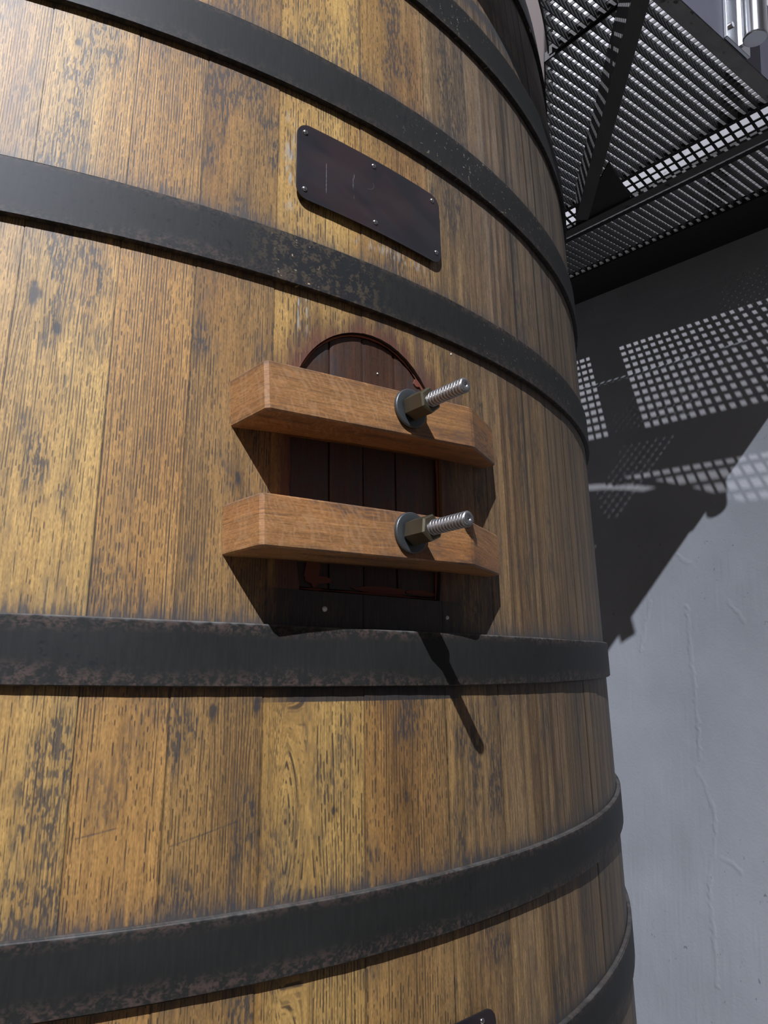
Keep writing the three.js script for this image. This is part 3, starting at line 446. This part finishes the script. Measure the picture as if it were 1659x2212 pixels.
// square-meshed strip that tips down towards the wall between the middle and the rear panel
{
  const g = thing('mesh_grating', 'narrow strip of square steel mesh with bright holes in front of the cross beam', 'grating', wnh(-1.0, 2.18, GH)); let k = 0;
  const c = [0.030, -0.0100], cl = Math.hypot(...c), tilt = Math.atan2(-c[1], c[0]);
  const bar = (w0, w1, s0, s1, mat, nm) => { const m = mesh(nm, unit, mat, g); const s = (s0 + s1) / 2, n = 2.176 + c[0] / cl * s, h = GH + 0.004 + c[1] / cl * s; m.position.copy(wnh((w0 + w1) / 2, n, h).sub(g.position)); m.quaternion.copy(barQ).multiply(new THREE.Quaternion().setFromAxisAngle(new THREE.Vector3(1, 0, 0), -tilt)); m.scale.set(w1 - w0, 0.003, s1 - s0); };
  const RS = 1.662, edgeAt = (n) => { const d = n - AN; return d < RS ? AX + Math.sqrt(RS * RS - d * d) : -1e9; };
  for (let w = -1.0085; w > -3.3; w -= 0.0336) { const d = Math.abs(w - AX), n = d < RS ? AN + Math.sqrt(RS * RS - d * d) : 0, s0 = Math.max(0, (n - 2.176) * cl / c[0]); if (s0 < 0.1) bar(w - 0.0047, w + 0.0047, s0, 0.112, blackMat, 'bearing_bar'); }
  for (let s = 0.002; s < 0.11; s += 0.0315) { const e = edgeAt(2.176 + c[0] / cl * s); for (const [a, b] of e > -9 ? [[e, -1.0], [-3.3, 2 * AX - e]] : [[-3.3, -1.0]]) bar(a, b, s - 0.0038, s + 0.0038, blackMat, 'cross_bar'); }
  // unseen plate behind the vat, placed to block the pendant up to a slit
  const f = (a, rr, h) => wnh(AX + rr * Math.sin(a), AN + rr * Math.cos(a), h).sub(g.position), R = []; for (let q = 0; q <= 36; q++) { const a = lerp(-0.9, 0.62, q / 36), o = lerp(a > 0.17 ? 1.63 : 1.612, 1.475, ss(0.44, 0.6, a)); R.push([f(a, 1.38, 1.692), f(a, o, 1.692), f(a, o, 1.696), f(a, 1.38, 1.696)]); }
  mesh('unseen_blocking_plate', loft(R, () => [0, 0]), blackMat, g);
  const R2 = []; for (let q = 0; q <= 36; q++) { const a = lerp(-0.34, 0.34, q / 36); R2.push([f(a, 1.627, 1.69), f(a, 1.637, 1.69), f(a, 1.637, 1.696), f(a, 1.627, 1.696)]); } mesh('hole_band', loft(R2, () => [0, 0]), blackMat, g);  // unseen band, placed to narrow the slit of light on the wall
}

// ---------------------------------------------------------------- stainless railing post bolted to the channel
{
  const p = wnh(-0.83, 1.705, 1.5), t = thing('railing_post', 'shiny stainless railing post bolted to the outer face of the walkway channel', 'post', p);
  mesh('base_plate', roomBox(-0.8655, -0.856, 1.652, 1.765, 1.503, 1.742, p, 0.002), stainless, t);
  const tube = new THREE.LatheGeometry([[0.0, 0], [0.026, 0.0], [0.0285, 0.002], [0.0295, 0.006], [0.0295, 1.2], [0.0, 1.2]].map(a => new THREE.Vector2(...a)), 40); tube.translate(0, 0.006, 0);
  const tm = mesh('tube', tube, stainless, t); tm.position.copy(wnh(-0.82, 1.718, 1.5).sub(p));
  mesh('web', roomBox(-0.857, -0.83, 1.712, 1.724, 1.51, 1.74, p), stainless, t);
  for (const h of [1.54, 1.70]) { const b = new THREE.CylinderGeometry(0.0075, 0.0075, 0.009, 6); const m = mesh('bolt', b, zinc, t); m.quaternion.setFromUnitVectors(new THREE.Vector3(0, 1, 0), W); m.position.copy(wnh(-0.853, 1.668, h).sub(p)); }
}

// ---------------------------------------------------------------- lamps
function lampBox(name, label, at, to, size, color, glow, round) {
  const d = to.clone().sub(at).normalize(), t = thing(name, label, 'lamp', at), q = new THREE.Quaternion().setFromUnitVectors(new THREE.Vector3(0, 0, 1), d);
  const hs = mesh('housing', new RoundedBoxGeometry(size[0] + 0.06, size[1] + 0.06, 0.08, 2, 0.01), blackMat, t); hs.quaternion.copy(q); hs.position.copy(d).multiplyScalar(-0.05);
  const gl = mesh('lens', new RoundedBoxGeometry(size[0], size[1], 0.006, 1, 0.002), new THREE.MeshStandardMaterial({ color: 0x222222, emissive: color, emissiveIntensity: glow }), t); gl.quaternion.copy(q); gl.position.copy(d).multiplyScalar(-0.008);
  const st = mesh('stem', new THREE.CylinderGeometry(0.012, 0.012, CEIL + EYE - at.y, 10), blackMat, t); st.position.set(-d.x * 0.06, (CEIL + EYE - at.y) / 2, -d.z * 0.06);
  return t;
}
lampBox('flood_lamp', 'white flood lamp hung from the ceiling in front of the vat', MAIN.at, MAIN.to, [0.12, 0.12], MAIN.color, 4);
const ls = new THREE.SpotLight(MAIN.color, MAIN.power, 0, MAIN.angle, 1.0, 2); ls.position.copy(MAIN.at); ls.target.position.copy(MAIN.to); ls.castShadow = true; ls.shadow.radius = 1.2; ls.shadow.mapSize.set(2048, 2048); scene.add(ls, ls.target);
{
  const t = lampBox('pendant_lamp', 'white pendant lamp hung high above the vat', UPPER.at, UPPER.at.clone().setY(0), [0.1, 0.1], UPPER.color, 4);
  const l = new THREE.PointLight(UPPER.color, UPPER.power, 0, 2); l.position.copy(UPPER.at).y -= 0.02; l.castShadow = true; l.shadow.radius = 0.7; scene.add(l);
}
{
  lampBox('unseen_bluish_lamp', 'unseen bluish lamp panel behind the viewer, placed to tint the shaded metal', FILL.at, FILL.to, [0.5, 0.16], FILL.color, 0.6);  // out of view, placed to give shaded metal a bluish tint
  const l = new THREE.RectAreaLight(FILL.color, FILL.power, 0.5, 0.16); l.position.copy(FILL.at); l.lookAt(FILL.to); scene.add(l);
}
renderer.render(scene, camera);
